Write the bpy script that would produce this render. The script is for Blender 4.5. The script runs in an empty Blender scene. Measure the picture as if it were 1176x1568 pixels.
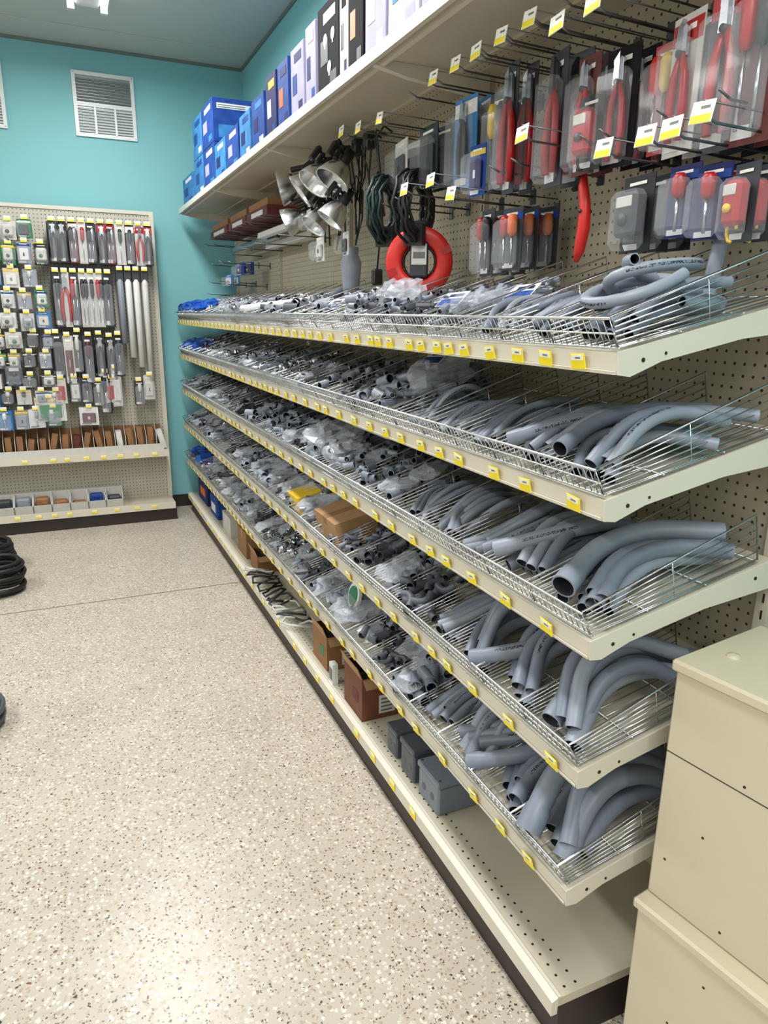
import bpy, math, random
from mathutils import Matrix, Vector
random.seed(7)
R=random.uniform
scene=bpy.context.scene
try:
    scene.view_settings.view_transform='Standard'
    scene.view_settings.look='None'
except Exception: pass

# ------------------------------------------------------------------ materials
def lin(c):
    o=[]
    for v in c[:3]:
        v=v/255.0
        o.append(v/12.92 if v<=0.04045 else ((v+0.055)/1.055)**2.4)
    return (o[0],o[1],o[2],1.0)
MC={}
def mat(name,col,rough=0.5,metal=0.0,var=0.06,scale=30,bump=0.0,emis=0,spec=None):
    if name in MC: return MC[name]
    m=bpy.data.materials.new(name);m.use_nodes=True
    nt=m.node_tree;b=nt.nodes['Principled BSDF']
    b.inputs['Roughness'].default_value=rough;b.inputs['Metallic'].default_value=metal
    if spec is not None: b.inputs['Specular IOR Level'].default_value=spec
    c=lin(col)
    tc=nt.nodes.new('ShaderNodeTexCoord');nz=nt.nodes.new('ShaderNodeTexNoise')
    nz.inputs['Scale'].default_value=scale;nz.inputs['Detail'].default_value=1
    nt.links.new(tc.outputs['Object'],nz.inputs['Vector'])
    mx=nt.nodes.new('ShaderNodeMix');mx.data_type='RGBA'
    mx.inputs[6].default_value=tuple(max(0,x*(1-2*var)) for x in c[:3])+(1,)
    mx.inputs[7].default_value=tuple(min(1,x*(1+2*var)) for x in c[:3])+(1,)
    nt.links.new(nz.outputs['Fac'],mx.inputs[0]);nt.links.new(mx.outputs[2],b.inputs['Base Color'])
    if bump>0:
        bp=nt.nodes.new('ShaderNodeBump');bp.inputs['Strength'].default_value=bump;bp.inputs['Distance'].default_value=0.01
        nt.links.new(nz.outputs['Fac'],bp.inputs['Height']);nt.links.new(bp.outputs[0],b.inputs['Normal'])
    if emis>0:
        b.inputs['Emission Color'].default_value=c;b.inputs['Emission Strength'].default_value=emis
        try: m.cycles.emission_sampling='NONE'
        except Exception: pass
    MC[name]=m
    return m
def clearmat(name,tint,fac=0.25,rough=0.12):
    # thin film plastic: mostly see-through, glossy
    m=bpy.data.materials.new(name);m.use_nodes=True;nt=m.node_tree
    for n in list(nt.nodes):
        if n.type!='OUTPUT_MATERIAL': nt.nodes.remove(n)
    out=[n for n in nt.nodes if n.type=='OUTPUT_MATERIAL'][0]
    tr=nt.nodes.new('ShaderNodeBsdfTransparent')
    pr=nt.nodes.new('ShaderNodeBsdfPrincipled');pr.inputs['Base Color'].default_value=lin(tint);pr.inputs['Roughness'].default_value=rough
    mx=nt.nodes.new('ShaderNodeMixShader');mx.inputs[0].default_value=fac
    nt.links.new(tr.outputs[0],mx.inputs[1]);nt.links.new(pr.outputs[0],mx.inputs[2]);nt.links.new(mx.outputs[0],out.inputs[0])
    MC[name]=m;return m
def pegmat(name,col,axis,pitch=0.0254,rad=0.0034):
    m=mat(name,col,0.6,0,0.04,6)
    nt=m.node_tree;b=nt.nodes['Principled BSDF'];src=b.inputs['Base Color'].links[0].from_socket
    tc=nt.nodes.new('ShaderNodeTexCoord');sp=nt.nodes.new('ShaderNodeSeparateXYZ');nt.links.new(tc.outputs['Object'],sp.inputs[0])
    def f(s):
        a=nt.nodes.new('ShaderNodeMath');a.operation='DIVIDE';nt.links.new(s,a.inputs[0]);a.inputs[1].default_value=pitch
        c=nt.nodes.new('ShaderNodeMath');c.operation='FRACT';nt.links.new(a.outputs[0],c.inputs[0])
        d=nt.nodes.new('ShaderNodeMath');d.operation='SUBTRACT';nt.links.new(c.outputs[0],d.inputs[0]);d.inputs[1].default_value=.5
        e=nt.nodes.new('ShaderNodeMath');e.operation='POWER';nt.links.new(d.outputs[0],e.inputs[0]);e.inputs[1].default_value=2
        return e.outputs[0]
    ax=[i for i in 'XYZ' if i!=axis]
    g=nt.nodes.new('ShaderNodeMath');nt.links.new(f(sp.outputs[ax[0]]),g.inputs[0]);nt.links.new(f(sp.outputs[ax[1]]),g.inputs[1])
    h=nt.nodes.new('ShaderNodeMath');h.operation='LESS_THAN';nt.links.new(g.outputs[0],h.inputs[0]);h.inputs[1].default_value=(rad/pitch)**2
    mx=nt.nodes.new('ShaderNodeMix');mx.data_type='RGBA';nt.links.new(h.outputs[0],mx.inputs[0]);nt.links.new(src,mx.inputs[6]);mx.inputs[7].default_value=lin((48,42,36))
    nt.links.new(mx.outputs[2],b.inputs['Base Color'])
    return m
cream=mat('cream_enamel',(210,204,188),.38,0,.03,3)
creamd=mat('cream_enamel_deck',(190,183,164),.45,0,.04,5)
pegx=pegmat('pegboard_side',(180,170,148),'X')
pegy=pegmat('pegboard_back',(190,185,170),'Y')
pegz=pegmat('perforated_strip',(190,180,158),'Z')
brown=mat('dark_brown_kick',(44,33,30),.5,0,.1,8)
wire=mat('chrome_wire',(205,208,212),.25,1,.03,50)
tagY=mat('tag_yellow',(244,222,18),.5,0,.02)
tagW=mat('tag_white',(236,236,230),.5,0,.02)
tagK=mat('tag_print',(110,110,104),.6,0,.3,400)
pvc=mat('pvc_grey',(117,125,139),.4,0,.05,40)
pvc2=mat('pvc_grey_light',(136,143,155),.4,0,.05,40)
pvc3=mat('pvc_grey_dark',(80,84,94),.42,0,.06,40)
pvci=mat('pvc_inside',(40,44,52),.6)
steel=mat('zinc_fitting',(184,187,194),.25,1,.08,60)
black=mat('black_plastic',(24,24,26),.5,0,.1)
dgrey=mat('dark_grey_plastic',(50,53,59),.5,0,.1)
red=mat('red_grip',(168,20,24),.35,0,.06)
redb=mat('red_orange_plastic',(200,36,28),.35,0,.05)
blue=mat('blue_print',(30,66,140),.6,0,.25,20,spec=.25)
lblue=mat('light_blue_print',(54,120,176),.6,0,.25,20,spec=.25)
navy=mat('navy_print',(30,36,88),.6,0,.2,20,spec=.25)
lav=mat('lavender_print',(160,157,190),.6,0,.1,12,spec=.25)
white=mat('white_card',(214,214,212),.6,0,.05,20,spec=.3)
offw=mat('offwhite_plastic',(198,196,190),.5,0,.05)
yellow=mat('yellow_print',(228,190,34),.5,0,.05)
green=mat('green_print',(40,120,80),.5,0,.12)
dkgreen=mat('green_cord',(22,46,44),.5,0,.1)
card=mat('cardboard',(144,103,67),.75,0,.08,40)
card2=mat('cardboard_light',(164,127,90),.75,0,.08,40)
maroon=mat('maroon_carton',(92,38,34),.6,0,.08)
brcar=mat('brown_printed_carton',(112,66,46),.7,0,.1,30)
orange=mat('orange_print',(214,104,34),.5)
bxblack=mat('black_carton',(28,26,30),.75,0,.1,spec=.15)
chrome=mat('spun_aluminium',(226,228,230),.26,1,.03,20)
clearp=clearmat('clear_blister',(222,226,232),.13,.06)
bagp=clearmat('poly_bag',(215,220,230),.30,.1)
bagb=clearmat('blue_poly_bag',(26,84,184),.75,.2)

m=mat('pvc_printed',(117,125,139),.4,0,.05,40)
nt=m.node_tree;b=nt.nodes['Principled BSDF'];src=b.inputs['Base Color'].links[0].from_socket
tc=nt.nodes.new('ShaderNodeTexCoord');nz=nt.nodes.new('ShaderNodeTexNoise');nz.inputs['Scale'].default_value=260;nt.links.new(tc.outputs['Object'],nz.inputs['Vector'])
gt=nt.nodes.new('ShaderNodeMath');gt.operation='GREATER_THAN';gt.inputs[1].default_value=.5;nt.links.new(nz.outputs['Fac'],gt.inputs[0])
mx=nt.nodes.new('ShaderNodeMix');mx.data_type='RGBA';nt.links.new(gt.outputs[0],mx.inputs[0]);nt.links.new(src,mx.inputs[6]);mx.inputs[7].default_value=lin((36,40,48));nt.links.new(mx.outputs[2],b.inputs['Base Color'])
pvcp=m

# ------------------------------------------------------------------ mesh builder
class MB:
    def __init__(s): s.v=[];s.f=[];s.mi=[];s.sm=[];s.mats=[];s.M=Matrix.Identity(4)
    def idx(s,m):
        if m not in s.mats: s.mats.append(m)
        return s.mats.index(m)
    def add(s,vs,fs,m,smooth=False):
        o=len(s.v);M=s.M
        for p in vs: s.v.append((M@Vector(p))[:])
        if isinstance(m,list):
            for f,mm in zip(fs,m): s.f.append([i+o for i in f]);s.mi.append(s.idx(mm));s.sm.append(smooth)
        else:
            k=s.idx(m)
            for f in fs: s.f.append([i+o for i in f]);s.mi.append(k);s.sm.append(smooth)
    def box(s,x0,x1,y0,y1,z0,z1,m):
        vs=[(x0,y0,z0),(x1,y0,z0),(x1,y1,z0),(x0,y1,z0),(x0,y0,z1),(x1,y0,z1),(x1,y1,z1),(x0,y1,z1)]
        s.add(vs,[(0,3,2,1),(4,5,6,7),(0,1,5,4),(1,2,6,5),(2,3,7,6),(3,0,4,7)],m)
    def cbox(s,x0,x1,y0,y1,z0,z1,c,m):
        c=min(c,abs(x1-x0)*.45,abs(y1-y0)*.45,abs(z1-z0)*.45)
        xs=[(x0,x0+c),(x1,x1-c)];ys=[(y0,y0+c),(y1,y1-c)];zs=[(z0,z0+c),(z1,z1-c)]
        vs=[];ix={}
        for i in(0,1):
            for j in(0,1):
                for k in(0,1):
                    ix[i,j,k,0]=len(vs);vs.append((xs[i][0],ys[j][1],zs[k][1]))
                    ix[i,j,k,1]=len(vs);vs.append((xs[i][1],ys[j][0],zs[k][1]))
                    ix[i,j,k,2]=len(vs);vs.append((xs[i][1],ys[j][1],zs[k][0]))
        fs=[]
        cyc=[(0,0),(1,0),(1,1),(0,1)]
        for i in(0,1):
            a=[ix[i,p,q,0] for p,q in cyc];fs.append(a if i else a[::-1])
            a=[ix[p,i,q,1] for p,q in cyc];fs.append(a[::-1] if i else a)
            a=[ix[p,q,i,2] for p,q in cyc];fs.append(a if i else a[::-1])
        for i in(0,1):
            for j in(0,1):
                fs.append([ix[i,j,0,0],ix[i,j,1,0],ix[i,j,1,1],ix[i,j,0,1]])
                fs.append([ix[i,0,j,0],ix[i,1,j,0],ix[i,1,j,2],ix[i,0,j,2]])
                fs.append([ix[0,i,j,1],ix[1,i,j,1],ix[1,i,j,2],ix[0,i,j,2]])
                for k in(0,1): fs.append([ix[i,j,k,0],ix[i,j,k,1],ix[i,j,k,2]])
        s.add(vs,fs,m)
    def prism(s,pts,axis,a0,a1,m):
        vs=[]
        for a in(a0,a1):
            for p in pts:
                if axis==0: vs.append((a,p[0],p[1]))
                elif axis==1: vs.append((p[0],a,p[1]))
                else: vs.append((p[0],p[1],a))
        n=len(pts);fs=[tuple(range(n))[::-1],tuple(range(n,2*n))]
        for i in range(n): fs.append((i,(i+1)%n,n+(i+1)%n,n+i))
        s.add(vs,fs,m)
    def tube(s,pts,r,n,m,cap=True,hollow=0,inner=None,smooth=True,closed=False,prn=None):
        P=[Vector(p) for p in pts];N=len(P);up=None
        rr=r if isinstance(r,(list,tuple)) else [r]*N
        frames=[]
        for i in range(N):
            if closed: t=P[(i+1)%N]-P[i-1]
            else: t=P[min(i+1,N-1)]-P[max(i-1,0)]
            if t.length<1e-9: t=Vector((0,0,1))
            t.normalize()
            if up is None:
                up=Vector((0,0,1)) if abs(t.z)<.9 else Vector((1,0,0))
            u=(up-t*up.dot(t))
            if u.length<1e-6: u=t.orthogonal()
            u.normalize();w=t.cross(u);up=u;frames.append((t,u,w))
        vs=[]
        for i in range(N):
            t,u,w=frames[i]
            for j in range(n):
                a=2*math.pi*j/n;vs.append(P[i]+u*(rr[i]*math.cos(a))+w*(rr[i]*math.sin(a)))
        fs=[];mm=[]
        for i in range(N if closed else N-1):
            k=(i+1)%N
            for j in range(n):
                fs.append((i*n+j,k*n+j,k*n+(j+1)%n,i*n+(j+1)%n))
                mm.append(pvcp if (prn and j==prn[0] and prn[1]<=i<=prn[2]) else m)
        if cap and not closed and not hollow:
            fs.append(tuple(range(n)));mm.append(m);fs.append(tuple(range((N-1)*n,N*n))[::-1]);mm.append(m)
        s.add(vs,fs,mm,smooth)
        if hollow:
            vs=[]
            for i in range(N):
                t,u,w=frames[i]
                for j in range(n):
                    a=2*math.pi*j/n;vs.append(P[i]+u*((rr[i]-hollow)*math.cos(a))+w*((rr[i]-hollow)*math.sin(a)))
            fs=[(i*n+j,i*n+(j+1)%n,(i+1)*n+(j+1)%n,(i+1)*n+j) for i in range(N-1) for j in range(n)]
            s.add(vs,fs,inner or m,True)
            for i in(0,N-1):
                t,u,w=frames[i];vs=[]
                for q in(rr[i],rr[i]-hollow):
                    for j in range(n):
                        a=2*math.pi*j/n;vs.append(P[i]+u*(q*math.cos(a))+w*(q*math.sin(a)))
                s.add(vs,[(j,(j+1)%n,n+(j+1)%n,n+j) for j in range(n)],pvc2 if m in(pvc,pvc2) else m)
    def wire(s,a,b,r,m,n=4): s.tube([a,b],r,n,m,cap=True,smooth=True)
    def lathe(s,prof,n,m,smooth=True):
        vs=[];fs=[];K=len(prof)
        for (r,h) in prof:
            for j in range(n):
                a=2*math.pi*j/n;vs.append((r*math.cos(a),r*math.sin(a),h))
        for i in range(K-1):
            for j in range(n): fs.append((i*n+j,i*n+(j+1)%n,(i+1)*n+(j+1)%n,(i+1)*n+j))
        s.add(vs,fs,m,smooth)
    def blob(s,c,sz,m,amp=.25,seg=10,rng=7):
        vs=[];fs=[]
        for i in range(rng+1):
            ph=math.pi*i/rng
            for j in range(seg):
                a=2*math.pi*j/seg;k=1+random.uniform(-amp,amp)
                if i in(0,rng): k=1
                x=math.sin(ph)*math.cos(a);y=math.sin(ph)*math.sin(a);z=math.cos(ph)
                x=math.copysign(abs(x)**.7,x);y=math.copysign(abs(y)**.7,y)
                vs.append((c[0]+x*sz[0]*k,c[1]+y*sz[1]*k,c[2]+z*sz[2]*k))
        for i in range(rng):
            for j in range(seg): fs.append((i*seg+j,(i+1)*seg+j,(i+1)*seg+(j+1)%seg,i*seg+(j+1)%seg))
        s.add(vs,fs,m,False)
    def obj(s,name,parent=None):
        me=bpy.data.meshes.new(name);me.from_pydata(s.v,[],s.f)
        for mm in s.mats: me.materials.append(mm)
        me.polygons.foreach_set('material_index',s.mi);me.polygons.foreach_set('use_smooth',s.sm);me.update()
        o=bpy.data.objects.new(name,me);bpy.context.collection.objects.link(o)
        if parent: o.parent=parent
        return o
def empty(name):
    o=bpy.data.objects.new(name,None);bpy.context.collection.objects.link(o);return o
def T(x,y,z): return Matrix.Translation((x,y,z))
def Rm(a,ax): return Matrix.Rotation(a,4,ax)

# ------------------------------------------------------------------ camera
cd=bpy.data.cameras.new('camera');cam=bpy.data.objects.new('camera',cd);bpy.context.collection.objects.link(cam);scene.camera=cam
r=Vector((.9148,-.4038,.01154)).normalized();f=Vector((.3919,.8802,-.2678)).normalized()
u=r.cross(f).normalized();f=u.cross(r).normalized()
M=Matrix.Identity(4)
for i in range(3): M[i][0]=r[i];M[i][1]=u[i];M[i][2]=-f[i]
M.translation=(0,0,1.58);cam.matrix_world=M
cd.sensor_fit='VERTICAL';cd.sensor_height=36;cd.lens=36*1090/1568;cd.clip_start=.02

# ------------------------------------------------------------------ room
WY=6.0;WX=1.45;CZ=3.35
def room(name,b,m):
    q=MB();q.box(*b,m);return q.obj(name)
teal=mat('teal_wall_paint',(128,191,196),.6,0,.03,1.5,.05)
ceilm=mat('ceiling_paint',(188,192,186),.8,0,.03,2)
wallw=mat('cream_wall_paint',(228,226,220),.7,0,.03,2)
fm=mat('terrazzo_floor',(190,180,165),.3,0,.07,3)
nt=fm.node_tree;b=nt.nodes['Principled BSDF'];src=b.inputs['Base Color'].links[0].from_socket
tc=nt.nodes.new('ShaderNodeTexCoord')
def chips(src,scale,thr,thr2,colors,seedoff):
    mp=nt.nodes.new('ShaderNodeMapping');mp.inputs['Location'].default_value=(seedoff,seedoff*1.7,0);nt.links.new(tc.outputs['Object'],mp.inputs[0])
    nzz=nt.nodes.new('ShaderNodeTexNoise');nzz.inputs['Scale'].default_value=scale*1.3;nt.links.new(mp.outputs[0],nzz.inputs['Vector'])
    mxx=nt.nodes.new('ShaderNodeMix');mxx.data_type='VECTOR';mxx.inputs[0].default_value=.014
    nt.links.new(mp.outputs[0],mxx.inputs[4]);nt.links.new(nzz.outputs['Color'],mxx.inputs[5])
    v=nt.nodes.new('ShaderNodeTexVoronoi');v.inputs['Scale'].default_value=scale;nt.links.new(mxx.outputs[1],v.inputs['Vector'])
    lt=nt.nodes.new('ShaderNodeMath');lt.operation='LESS_THAN';lt.inputs[1].default_value=thr;nt.links.new(v.outputs['Distance'],lt.inputs[0])
    sp=nt.nodes.new('ShaderNodeSeparateColor');nt.links.new(v.outputs['Color'],sp.inputs[0])
    l2=nt.nodes.new('ShaderNodeMath');l2.operation='LESS_THAN';l2.inputs[1].default_value=thr2;nt.links.new(sp.outputs[0],l2.inputs[0])
    mu=nt.nodes.new('ShaderNodeMath');mu.operation='MULTIPLY';nt.links.new(lt.outputs[0],mu.inputs[0]);nt.links.new(l2.outputs[0],mu.inputs[1])
    rp=nt.nodes.new('ShaderNodeValToRGB');rp.color_ramp.interpolation='CONSTANT'
    e=rp.color_ramp.elements;e[0].color=lin(colors[0]);e[1].position=1/len(colors);e[1].color=lin(colors[1])
    for i,cc in enumerate(colors[2:]):
        x=e.new((i+2)/len(colors));x.color=lin(cc)
    nt.links.new(sp.outputs[1],rp.inputs[0])
    mm=nt.nodes.new('ShaderNodeMix');mm.data_type='RGBA';nt.links.new(mu.outputs[0],mm.inputs[0]);nt.links.new(src,mm.inputs[6]);nt.links.new(rp.outputs[0],mm.inputs[7])
    return mm.outputs[2]
s1=chips(src,85,.44,.72,[(212,206,194),(172,158,139),(218,213,204),(200,192,178),(180,167,149)],3.1)
s2=chips(s1,120,.36,.28,[(134,108,82),(116,97,80),(150,128,103),(94,82,73)],7.7)
s3=chips(s2,70,.24,.17,[(72,63,56),(120,82,56),(60,55,52)],13.3)
sp=nt.nodes.new('ShaderNodeSeparateXYZ');nt.links.new(tc.outputs['Object'],sp.inputs[0])
def line(src,axis,pos,w,col=(128,112,92)):
    a=nt.nodes.new('ShaderNodeMath');a.operation='SUBTRACT';nt.links.new(sp.outputs[axis],a.inputs[0]);a.inputs[1].default_value=pos
    c=nt.nodes.new('ShaderNodeMath');c.operation='ABSOLUTE';nt.links.new(a.outputs[0],c.inputs[0])
    d=nt.nodes.new('ShaderNodeMath');d.operation='LESS_THAN';nt.links.new(c.outputs[0],d.inputs[0]);d.inputs[1].default_value=w
    mm=nt.nodes.new('ShaderNodeMix');mm.data_type='RGBA';nt.links.new(d.outputs[0],mm.inputs[0]);nt.links.new(src,mm.inputs[6]);mm.inputs[7].default_value=lin(col);return mm.outputs[2]
s4=line(s3,'Y',4.06,.005,(116,100,82))
nt.links.new(s4,b.inputs['Base Color'])
room('floor',(-4.5,1.6,-4.5,6.15,-.1,0),fm)
room('ceiling',(-4.5,1.6,-4.5,6.15,CZ,CZ+.1),ceilm)
room('wall_back',(-4.5,1.6,WY,WY+.15,0,CZ),teal)
room('wall_right',(WX,1.6,-4.5,WY,0,CZ),teal)
room('wall_left',(-4.6,-4.5,-4.5,6.15,0,CZ),wallw)
room('wall_front',(-4.5,1.6,-4.6,-4.5,0,CZ),wallw)
trimd=mat('trim_dark',(110,122,118),.6)
q=MB();q.box(-4.5,WX,WY-.012,WY,CZ-.02,CZ-.0005,trimd);q.obj('trim_1')
q=MB();q.box(WX-.012,WX,-4.5,WY-.012,CZ-.02,CZ-.0005,trimd);q.obj('trim_2')
q=MB();q.box(-4.5,WX-.012,5.62,5.64,CZ-.006,CZ-.0005,ceilm);q.obj('trim_3')
q=MB();q.box(-4.5,WX,WY-.012,WY,0,.1,brown);q.obj('baseboard_back')

def vent(x0):
    q=MB();x1=x0+.412;z0=2.775;z1=3.19;y=WY
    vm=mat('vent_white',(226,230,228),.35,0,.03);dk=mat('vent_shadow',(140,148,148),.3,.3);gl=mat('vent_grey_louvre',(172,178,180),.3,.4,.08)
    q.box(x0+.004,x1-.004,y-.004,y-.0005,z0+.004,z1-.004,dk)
    q.box(x0,x0+.024,y-.02,y-.001,z0,z1,vm);q.box(x1-.024,x1,y-.02,y-.001,z0,z1,vm)
    for a in((z0,z0+.024),(z1-.024,z1),(z0+.195,z0+.22)):
        q.box(x0+.0242,x1-.0242,y-.019,y-.002,a[0],a[1],vm)
    for i in range(8):
        z=z0+.228+i*.019;q.prism([(y-.018,z),(y-.004,z+.012),(y-.003,z+.014),(y-.017,z+.003)],0,x0+.025,x1-.025,gl)
    for i in range(9):
        z=z0+.03+i*.018;q.prism([(y-.018,z),(y-.004,z+.012),(y-.003,z+.014),(y-.017,z+.003)],0,x0+.025,x1-.025,vm)
    for k in(.13,.265): q.box(x0+k,x0+k+.014,y-.024,y-.0185,z0+.02,z0+.2,vm)
    for cx in(x0+.012,x1-.012):
        for cz in(z0+.012,z1-.012): q.tube([(cx,y-.022,cz),(cx,y-.0195,cz)],.005,8,steel,smooth=False)
    return q.obj('wall_vent')
vent(.245);vent(-.6)

# fluorescent fixtures
tubem=mat('lamp_tube',(255,250,240),.4,emis=5)
for fx in(.33,-2.3):
    for fy,en in((3.62,48),(1.5,38),(-.8,36),(-3.0,40)):
        e=empty('fluorescent_fixture')
        q=MB();q.prism([(fx-.12,CZ-.001),(fx-.06,CZ-.07),(fx+.06,CZ-.07),(fx+.12,CZ-.001)],1,fy,fy+1.45,white);q.obj('housing',e)
        q=MB()
        for dx in(-.09,.09):
            q.tube([(fx+dx,fy+.03,CZ-.075),(fx+dx,fy+1.42,CZ-.075)],.018,10,tubem)
            for yy in(fy,fy+1.42): q.box(fx+dx-.02,fx+dx+.02,yy,yy+.03,CZ-.1,CZ-.02,white)
        q.obj('tubes',e)
        l=bpy.data.lights.new('tube_light','AREA');l.shape='RECTANGLE';l.size=.3;l.size_y=1.4;l.energy=en;l.color=(1,.995,.985)
        o=bpy.data.objects.new('tube_light',l);bpy.context.collection.objects.link(o);o.location=(fx,fy+.72,CZ-.12);o.parent=e
w=bpy.data.worlds.new('world');scene.world=w;w.use_nodes=True
w.node_tree.nodes['Background'].inputs[0].default_value=(.8,.88,.9,1);w.node_tree.nodes['Background'].inputs[1].default_value=.3

# ------------------------------------------------------------------ main gondola
XF=.85;XB=1.33;Y0=.95;Y1=5.86;TH=math.radians(12.5)
SH=[1.49,1.235,.965,.686,.402]
g=empty('gondola_shelving')
q=MB();q.box(XB,XB+.025,Y0,Y1,.12,2.42,pegx);q.obj('back_panel',g)
q=MB()
for i in range(5):
    y=Y0+.012+i*(Y1-Y0-.024)/4
    q.box(XB-.018,XB+.03,y-.0145,y+.0145,0,2.439,creamd)
    for k in range(60): 
        z=.2+k*.038;q.box(XB-.0195,XB-.0178,y-.005,y-.001,z,z+.02,black)
q.box(XB-.01,XB+.032,Y0-.001,Y1+.001,2.4,2.44,cream)
q.obj('uprights',g)
q=MB()
q.box(XF+.005,XB,Y0+.001,Y1-.001,.119,.142,creamd)
q.prism([(XF-.012,.10),(XF+.004,.10),(XF+.004,.145),(XF-.012,.138)],1,Y0,Y1,cream)
q.box(XF+.0045,XF+.012,Y0,Y1,.1421,.147,cream)
for k in range(int((Y1-Y0)/.03)):
    y=Y0+.02+k*.03
    for xx in(XF+.035,XF+.065):
        q.tube([(xx,y,.1418),(xx,y,.1424)],.0035,6,black,smooth=False)
q.obj('base_deck',g)
q=MB();q.box(XF+.012,XB,Y0+.004,Y1,0,.118,brown);q.obj('kick_plate',g)
def SM(z): return T(XF,0,z)@Rm(-TH,'Y')
DL=(XB-XF-.012)/math.cos(TH)
for k,z in enumerate(SH):
    q=MB();q.M=SM(z)
    q.box(.0125,DL,Y0+.001,Y1-.001,.018,.030,creamd)
    q.prism([(-.004,-.002),(.006,-.004),(.012,.03),(0,.034)],1,Y0,Y1,cream)
    q.box(-.007,-.0045,Y0+.001,Y1-.001,-.0025,.003,cream)
    for i in range(5):
        y=Y0+i*(Y1-Y0)/4
        ys=[(y-.0045,y-.0005)] if i==0 else ([(y+.0005,y+.0045)] if i==4 else [(y-.004,y+.004)])
        o_=.001 if i in(1,2,3) else 0
        for (a,b2) in ys: q.prism([(-.005+9*o_,-.003+4*o_),(.02,-.012),(.09,-.002),(.28,-.006),(DL,-.03),(DL,.034-8*o_),(0+9*o_,.0345-8*o_)],1,a,b2,cream)
    for ss,rr_ in((.05,.004),(.10,.003),(.42,.004)):
        q.tube([(ss,Y0-.0055,.010),(ss,Y0-.004,.010)],rr_,8,black,smooth=False)
    q.obj('tilted_shelf',g)
# wire baskets
NB=28
for k,z in enumerate(SH):
    q=MB();q.M=SM(z);w=.0016
    n=int((Y1-Y0-.02)/.017)
    for i in range(n+1):
        y=Y0+.01+i*.017
        q.tube([(.014,y,.037),(-.002,y,.09)],w*.8,4,wire)
    n=int((Y1-Y0-.02)/.027)
    for i in range(n+1):
        y=Y0+.01+i*.027;q.wire((.012,y,.038),(.44,y,.038),w,wire)
    for (s_,n_,r_) in((-.002,.09,.0028),(.006,.063,.0018),(.014,.037,.0022),(.15,.035,.002),(.3,.035,.002),(.44,.037,.002)):
        q.wire((s_,Y0+.008,n_),(s_,Y1-.01,n_),r_,wire,5)
    for b_ in range(NB+1):
        y=min(Y0+.012+b_*(Y1-Y0-.026)/NB,Y1-.012)
        for i in range(7):
            q.wire((.010,y,.04+i*.0083),(.445,y,.04+i*.0165),w*.95,wire)
        q.tube([(.012,y,.04),(-.001,y,.092),(.445,y,.14),(.446,y,.037)],w*1.3,5,wire);q.wire((.22,y,.037),(.22,y,.112),w,wire)
    q.obj('wire_bin_basket',g)
# price tags
q=MB()
def tag_on(y,M,wid=.038,h=.028):
    q.M=M@T(-.0105,y,.016)@Rm(R(-.14,.14),'X')
    q.box(-.001,.001,-wid/2,wid/2,-h/2,h/2,tagY)
    q.box(-.0016,-.001,-wid/2+.003,wid/2-.003,.002,h/2-.002,tagW)
    q.box(-.0019,-.0016,-wid/2+.010,wid/2-.014,.005,.008,tagK)
for k,z in enumerate(SH):
    y=[1.04,1.02,1.07,1.02,1.07][k]
    while y<Y1-.03:
        tag_on(y,SM(z));y+=R(.085,.165) if k!=0 or y>1.6 and y<2.2 else R(.09,.13)
        if k==0 and 1.55<y<2.1: y-=.035
y=1.64
while y<Y1-.05:
    q.M=T(XF-.014,y,.122);q.box(-.001,.001,-.02,.02,-.015,.015,tagY);q.box(-.0016,-.001,-.016,.016,.002,.012,tagW);y+=R(.14,.3)
q.obj('price_tags',g)
# top shelf
XT=.904;ZT=2.285
q=MB()
q.box(XT+.0125,XB,Y0+.001,Y1-.001,ZT+.014,ZT+.026,creamd)
q.prism([(XT-.006,ZT-.004),(XT+.012,ZT-.002),(XT+.012,ZT+.026),(XT,ZT+.034)],1,Y0,Y1,cream)
q.box(XT+.0125,XT+.02,Y0,Y1,ZT+.0262,ZT+.034,cream)
q.box(XT+.03,XT+.045,Y0,Y1,ZT-.004,ZT+.0139,cream)
q.box(1.19,1.25,Y0,Y1,ZT+.006,ZT+.0139,pegz)
for i in range(5):
    y=Y0+i*(Y1-Y0)/4;a,b2=(y-.006,y-.0005) if i==0 else ((y+.0005,y+.006) if i==4 else (y-.012,y+.012))
    q.prism([(XT+.015,ZT-.003),(XT+.12,ZT-.022),(XB-.019,ZT-.05),(XB-.019,ZT+.0135),(XT+.015,ZT+.0135)],1,a,b2,cream)
q.obj('top_shelf',g)

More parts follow.
